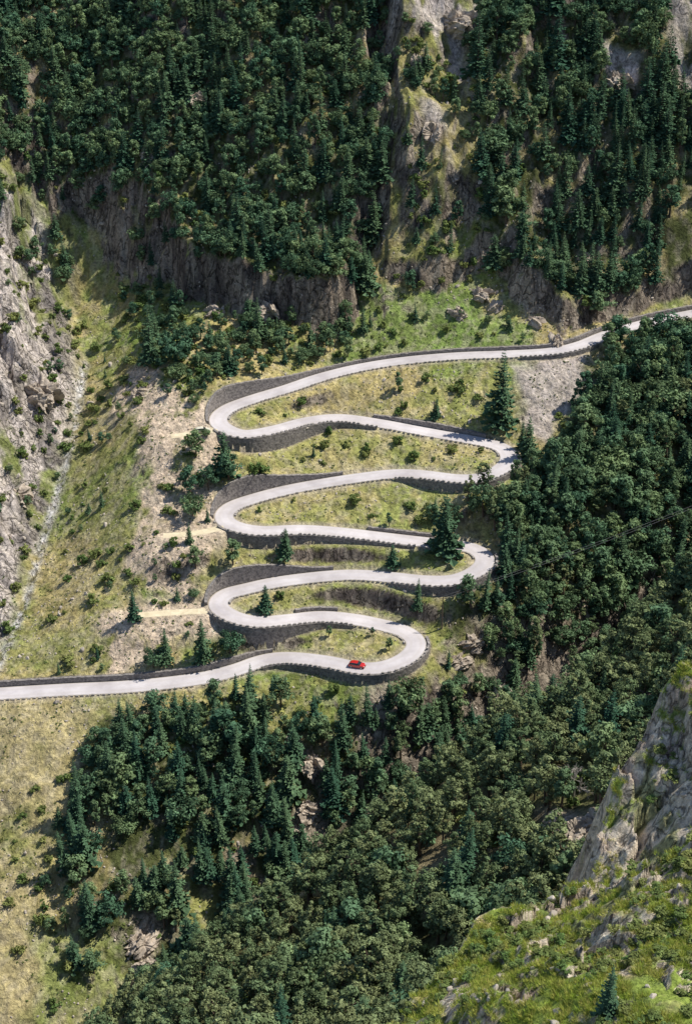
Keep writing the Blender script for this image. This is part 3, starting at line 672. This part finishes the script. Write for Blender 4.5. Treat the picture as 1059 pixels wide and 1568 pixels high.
forest(e([(560,470),(700,480),(840,520),(840,530),(560,545)]),5,{'u':.7,'s':.2,'b':.2},(.3,.5),60,-.2,5.3,seed=125)
forest(e([(230,1092),(330,1066),(400,1072),(420,1120),(520,1122),(640,1062),(720,1100),(760,1250),(600,1500),(330,1620),(230,1510),(120,1420),(80,1320),(100,1200),(160,1120)]),3.5,{'s':.42,'b':.5,'u':.12,'p':.04},(.5,1.25),80,-.4,6.5,seed=106)
forest(e([(640,1062),(700,965),(800,975),(900,1040),(1300,980),(1300,1250),(700,1350)]),4.0,{'b':.65,'s':.2,'p':.05,'u':.25},(.45,1.05),78,-.2,7,seed=107)
forest(e([(130,340),(250,430),(300,560),(300,1010),(170,1025),(60,1030),(110,700)]),5.2,{'u':.82,'b':.15,'s':.05},(.25,.55),60,-.05,5.2,seed=108)
forest(e([(250,560),(320,600),(330,700),(300,740),(330,860),(260,930),(230,900),(240,720)]),4.6,{'u':.6,'b':.35,'s':.1},(.3,.6),60,.0,5.0,seed=109)
forest(e([(-200,230),(0,265),(110,400),(122,560),(104,680),(64,820),(0,990),(-200,1000)]),4.2,{'u':.85,'b':.15},(.25,.6),75,.0,5,seed=110)
forest(e([(-200,225),(0,255),(120,350),(120,430),(0,380),(-200,340)]),3.6,{'u':.4,'b':.4,'s':.2},(.4,.9),75,-.3,5,seed=120)
forest(e([(340,600),(760,560),(770,720),(730,900),(600,1010),(370,1000)]),5.5,{'u':1},(.3,.5),60,.2,4.9,seed=111)
forest(e([(-200,1085),(210,1085),(110,1160),(80,1300),(60,1400),(250,1500),(320,1600),(-200,1600)]),6,{'u':.9,'b':.1},(.3,.5),60,.05,6,seed=112)
forest(e([(60,1330),(240,1400),(330,1568),(160,1568),(60,1450)]),4.2,{'u':.4,'b':.5,'s':.2},(.4,1.0),70,-.15,6,seed=122)
forest(e([(200,1075),(420,1060),(640,1050),(720,1090),(640,1150),(250,1150)]),4.4,{'u':.6,'b':.3,'s':.2},(.35,.8),75,-.1,6,seed=113)
forest(e([(750,770),(800,740),(830,800),(800,900),(740,930),(735,880)]),3.6,{'b':.8,'u':.1,'s':.2},(.5,1.0),85,-.6,6,seed=114)
forest(e([(840,560),(900,560),(900,700),(850,700),(830,640)]),4.2,{'b':.6,'u':.4},(.4,.8),80,-.1,6,seed=124)
forest([(-90,100),(200,100),(230,400),(-60,235)],3.0,{'p':.88,'b':.08,'s':.05,'u':.1},(.55,1.15),85,-.46,6,False,seed=115)
nm={'s':'spruce_forest','b':'broadleaf_forest','p':'pine_forest','u':'shrub_cover'}
cnt={}
for k,l in buck.items():
    l=np.array(l); cnt[k]=len(l); n=len(l)
    rot=np.stack([rng.normal(0,.05,n),rng.normal(0,.05,n),rng.uniform(0,6.28,n)],1)
    s_=l[:,3]; wd=s_*rng.uniform(.8,1.25,n)
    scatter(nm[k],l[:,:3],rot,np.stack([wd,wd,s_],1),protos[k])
a=rng.uniform(-110,90,14000); b=rng.uniform(255,470,14000)
m=(DG(a,b)>4.4)&(SG(a,b)<55)&(fbm(a,b,10,201)>-.1)&(NG(a,b)<.5); a=a[m]; b=b[m]; n=len(a)
ss=rng.uniform(.10,.34,n); scatter('meadow_herbs',np.stack([a,b,fM(a,b)-.03],1),np.stack([a*0,a*0,rng.uniform(0,6.28,n)],1),np.stack([ss,ss,ss*.6],1),protos['u'])
a=rng.uniform(-115,100,9000); b=rng.uniform(250,500,9000)
m=(DG(a,b)>4.6)&(fbm(a,b,12,202)>-.05)&(NG(a,b)<.5); a=a[m]; b=b[m]; n=len(a)
ss=rng.uniform(.25,.9,n)*np.where(rng.random(n)<.05,2.2,1); scatter('scattered_stones',np.stack([a,b,fM(a,b)],1),rng.uniform(-.5,6,(n,3)),np.stack([ss,ss,ss],1),bo)
a=rng.uniform(-2,26,36000); b=rng.uniform(38,70,36000); m=(fOr(a,b)<.4)&(sdist(a,b,OPOLY)>-1.0)&(fbm(a,b,2.5,203)>-.3); a=a[m]; b=b[m]; n=len(a)
ss=rng.uniform(.35,.9,n); scatter('ledge_grass',np.stack([a,b,fO(a,b)],1),np.stack([a*0,a*0,rng.uniform(0,6.28,n)],1),np.stack([ss,ss,ss],1),tf)
a=rng.uniform(-2,26,2800); b=rng.uniform(38,70,2800); m=(sdist(a,b,OPOLY)>-1.0)&(fbm(a,b,3,204)>-.05)&(fOs(a,b)<60); a=a[m]; b=b[m]; n=len(a)
ss=rng.uniform(.1,.42,n); scatter('ledge_shrubs',np.stack([a,b,fO(a,b)],1),np.stack([a*0,a*0,rng.uniform(0,6.28,n)],1),np.stack([ss,ss,ss*.6],1),protos['u'])
a=rng.uniform(-2,26,900); b=rng.uniform(38,70,900); m=(sdist(a,b,OPOLY)>-.8)&(fbm(a,b,3,205)>.0); a=a[m]; b=b[m]; n=len(a)
ss=rng.uniform(.15,.7,n); scatter('ledge_rocks',np.stack([a,b,fO(a,b)-.12*ss],1),rng.uniform(0,6,(n,3)),np.stack([ss,ss,ss],1),bo)
p=cast(930,1555,lambda a,b:fO(a,b),t0=40,st=.2); place('spruce_tree',SPR[3],p,.24)
def bare():
    r=random.Random(3);V=[];Fc=[];mi=[];ti=[]
    def br(p,d,l,rad,dep):
        q=p+d*l; tube(V,Fc,mi,ti,p,q,rad,rad*.6,5,0)
        if dep>0:
            for k in range(4 if dep>1 else 3):
                nd_=(d+Vector((r.gauss(0,.6),r.gauss(0,.6),r.gauss(0,.3)))).normalized(); br(p+d*l*r.uniform(.5,1),nd_,l*r.uniform(.5,.75),rad*.55,dep-1)
    br(Vector((0,0,-.5)),Vector((.05,0,1)),2.8,.2,4)
    return pymesh('bare',V,Fc,[MDEAD],mi,ti)
place('bare_tree',bare(),cast(878,1225,fF,t0=110),1.3)
# ------------------------------------------------------------------ cars
def build_car(name,paint):
    bm=bmesh.new()
    st=[(-2.02,.62,.38,.72,.60,.72,.58),(-1.95,.76,.26,.88,.74,.90,.68),(-1.65,.80,.22,.95,.79,1.22,.60),(-1.2,.82,.20,.96,.80,1.42,.60),(-.3,.82,.20,.95,.81,1.46,.61),(.35,.82,.20,.93,.81,1.40,.60),(1.0,.82,.20,.90,.80,.93,.70),(1.6,.80,.22,.80,.77,.82,.66),(1.95,.74,.28,.66,.70,.67,.62),(2.05,.60,.36,.56,.58,.57,.52)]
    rings=[]
    for x_,wl_,zl,zb,wb,zt,wt_ in st:
        ring=[(-wl_*.9,zl),(-wl_,zl+.12),(-wb-.02,(zl+zb)/2+.08),(-wb,zb),(-wt_,zt-.03),(-wt_*.6,zt),(wt_*.6,zt),(wt_,zt-.03),(wb,zb),(wb+.02,(zl+zb)/2+.08),(wl_,zl+.12),(wl_*.9,zl)]
        rings.append([bm.verts.new((x_,a_,b_)) for a_,b_ in ring])
    for i in range(len(rings)-1):
        for j in range(12):
            f=bm.faces.new((rings[i][j],rings[i+1][j],rings[i+1][(j+1)%12],rings[i][(j+1)%12]))
            f.material_index=0
            if j in (3,7) and 2<=i<=5: f.material_index=1
            if j in (4,5,6) and i in (5,1): f.material_index=1
    bm.faces.new(rings[0]); bm.faces.new(rings[-1][::-1])
    bmesh.ops.recalc_face_normals(bm,faces=bm.faces)
    me=bpy.data.meshes.new('body'); bm.to_mesh(me); bm.free(); me.materials.append(paint); me.materials.append(MGL)
    root=link(bpy.data.objects.new(name,None))
    def ch(o): o.parent=root; return o
    ch(link(bpy.data.objects.new('body',me)))
    for i,(wx_,wy_) in enumerate(((-1.28,.74),(-1.28,-.74),(1.3,.74),(1.3,-.74))):
        for nm_,r_,w_,m_ in (('wheel_%d',.31,.2,MTY),('hub_%d',.19,.22,MCH)):
            V=[];Fc=[]; n=20
            for s_,rr in ((-w_/2,r_*.93),(-w_/2+.03,r_),(w_/2-.03,r_),(w_/2,r_*.93)):
                for k in range(n): V.append((wx_+math.cos(6.2832*k/n)*rr,wy_+s_,.31+math.sin(6.2832*k/n)*rr))
            for a_ in range(3):
                for k in range(n): Fc.append((a_*n+k,a_*n+(k+1)%n,(a_+1)*n+(k+1)%n,(a_+1)*n+k))
            Fc.append(tuple(range(n))); Fc.append(tuple(range(4*n-1,3*n-1,-1)))
            ch(link(bpy.data.objects.new(nm_%(i+1),pymesh('wheel',V,Fc,[m_]))))
    def bx(nm_,c,s,m_):
        V=[(c[0]+a*s[0],c[1]+b*s[1],c[2]+d*s[2]) for d in (-1,1) for a,b in ((-1,-1),(1,-1),(1,1),(-1,1))]
        ch(link(bpy.data.objects.new(nm_,pymesh(nm_,V,[(3,2,1,0),(4,5,6,7),(0,1,5,4),(1,2,6,5),(2,3,7,6),(3,0,4,7)],[m_]))))
    bx('headlamp_1',(1.98,.52,.6),(.06,.14,.07),MLT); bx('headlamp_2',(1.98,-.52,.6),(.06,.14,.07),MLT)
    bx('front_bumper',(2.02,0,.38),(.07,.66,.09),MTY); bx('rear_bumper',(-2.0,0,.42),(.07,.7,.1),MTY)
    bx('mirror_1',(.72,.92,.95),(.06,.09,.06),paint); bx('mirror_2',(.72,-.92,.95),(.06,.09,.06),paint)
    return root
car=build_car('red_car',MREDP)
cp=cast(547,1020,fM,t0=100); i=int(np.argmin(np.hypot(rxy[:,0]-cp[0],rxy[:,1]-cp[1])))
c=rxy[i]+NL[i]*.3
car.location=(c[0],c[1],R[i,2]+.08); car.rotation_euler=(0,-math.atan(.078),math.atan2(T[i,1],T[i,0])); car.scale=(1.08,1.08,1.08)
wc=build_car('cream_car',MWHP); P=TRK[2]; k=int(len(P)*.42); wc.location=(P[k,0],P[k,1],P[k,2]+.03); dd=P[k+1]-P[k-1]; wc.rotation_euler=(0,0,math.atan2(dd[1],dd[0])+math.pi); wc.scale=(1.1,1.1,1.1)
# ------------------------------------------------------------------ poles and wires
def pole(p,h):
    V=[];Fc=[];mi=[];ti=[]
    tube(V,Fc,mi,ti,(0,0,-1),(0,0,h),.2,.13,8,0); tube(V,Fc,mi,ti,(-1.0,0,h-.6),(1.0,0,h-.6),.08,.08,6,0)
    for q in (-.9,0,.9): tube(V,Fc,mi,ti,(q,0,h-.55),(q,0,h-.2),.06,.05,6,0)
    o=link(bpy.data.objects.new('utility_pole',pymesh('pole',V,Fc,[MWOOD],mi))); o.location=tuple(p); return np.array(p)+[0,0,h-.2]
P1=pole(cast(676,962,fM,t0=100),10); P2=pole(cast(664,632,fM,t0=100),4); P0=pole(cast(1110,850,fM,t0=100),22)
def wire(a,b,sag):
    V=[];Fc=[];mi=[];ti=[]
    for off in (-.9,.9):
        pr=None
        for k in range(25):
            t=k/24; q=np.array(a)*(1-t)+np.array(b)*t; q=q+[off,0,-sag*4*t*(1-t)]
            if pr is not None: tube(V,Fc,mi,ti,pr,q,.05,.05,4,0)
            pr=q
    link(bpy.data.objects.new('overhead_wires',pymesh('wires',V,Fc,[MWIRE],mi)))
wire(P1,P0,1.0)
# ------------------------------------------------------------------ light, sky, camera
el=math.radians(56); az=math.radians(78)
sd=Vector((math.sin(az)*math.cos(el),math.cos(az)*math.cos(el),math.sin(el)))
L=bpy.data.lights.new('sun','SUN'); L.energy=5.0; L.angle=math.radians(.5); L.color=(1,.955,.85); lo=link(bpy.data.objects.new('sun',L)); lo.rotation_euler=(-sd).to_track_quat('-Z','Y').to_euler()
w=bpy.data.worlds.new('World'); bpy.context.scene.world=w; w.use_nodes=True; nt=w.node_tree
sk=nt.nodes.new('ShaderNodeTexSky'); sk.sky_type='NISHITA'; sk.sun_disc=False; sk.sun_elevation=el; sk.sun_rotation=az; sk.altitude=1500
nt.links.new(sk.outputs[0],nt.nodes['Background'].inputs[0]); nt.nodes['Background'].inputs[1].default_value=.135
cam=bpy.data.cameras.new('camera'); co=link(bpy.data.objects.new('camera',cam)); co.location=tuple(CAM); co.rotation_euler=(math.pi/2-PITCH,0,0)
cam.sensor_fit='VERTICAL'; cam.sensor_height=24; cam.lens=12*F/784; cam.clip_start=.5; cam.clip_end=5000
sc=bpy.context.scene; sc.camera=co; sc.view_settings.view_transform='Standard'; sc.view_settings.look='None'; sc.view_settings.exposure=0
print('COUNTS',cnt,'verts',len(x),'road len',S[-1],'z range',R[:,2].min(),R[:,2].max())
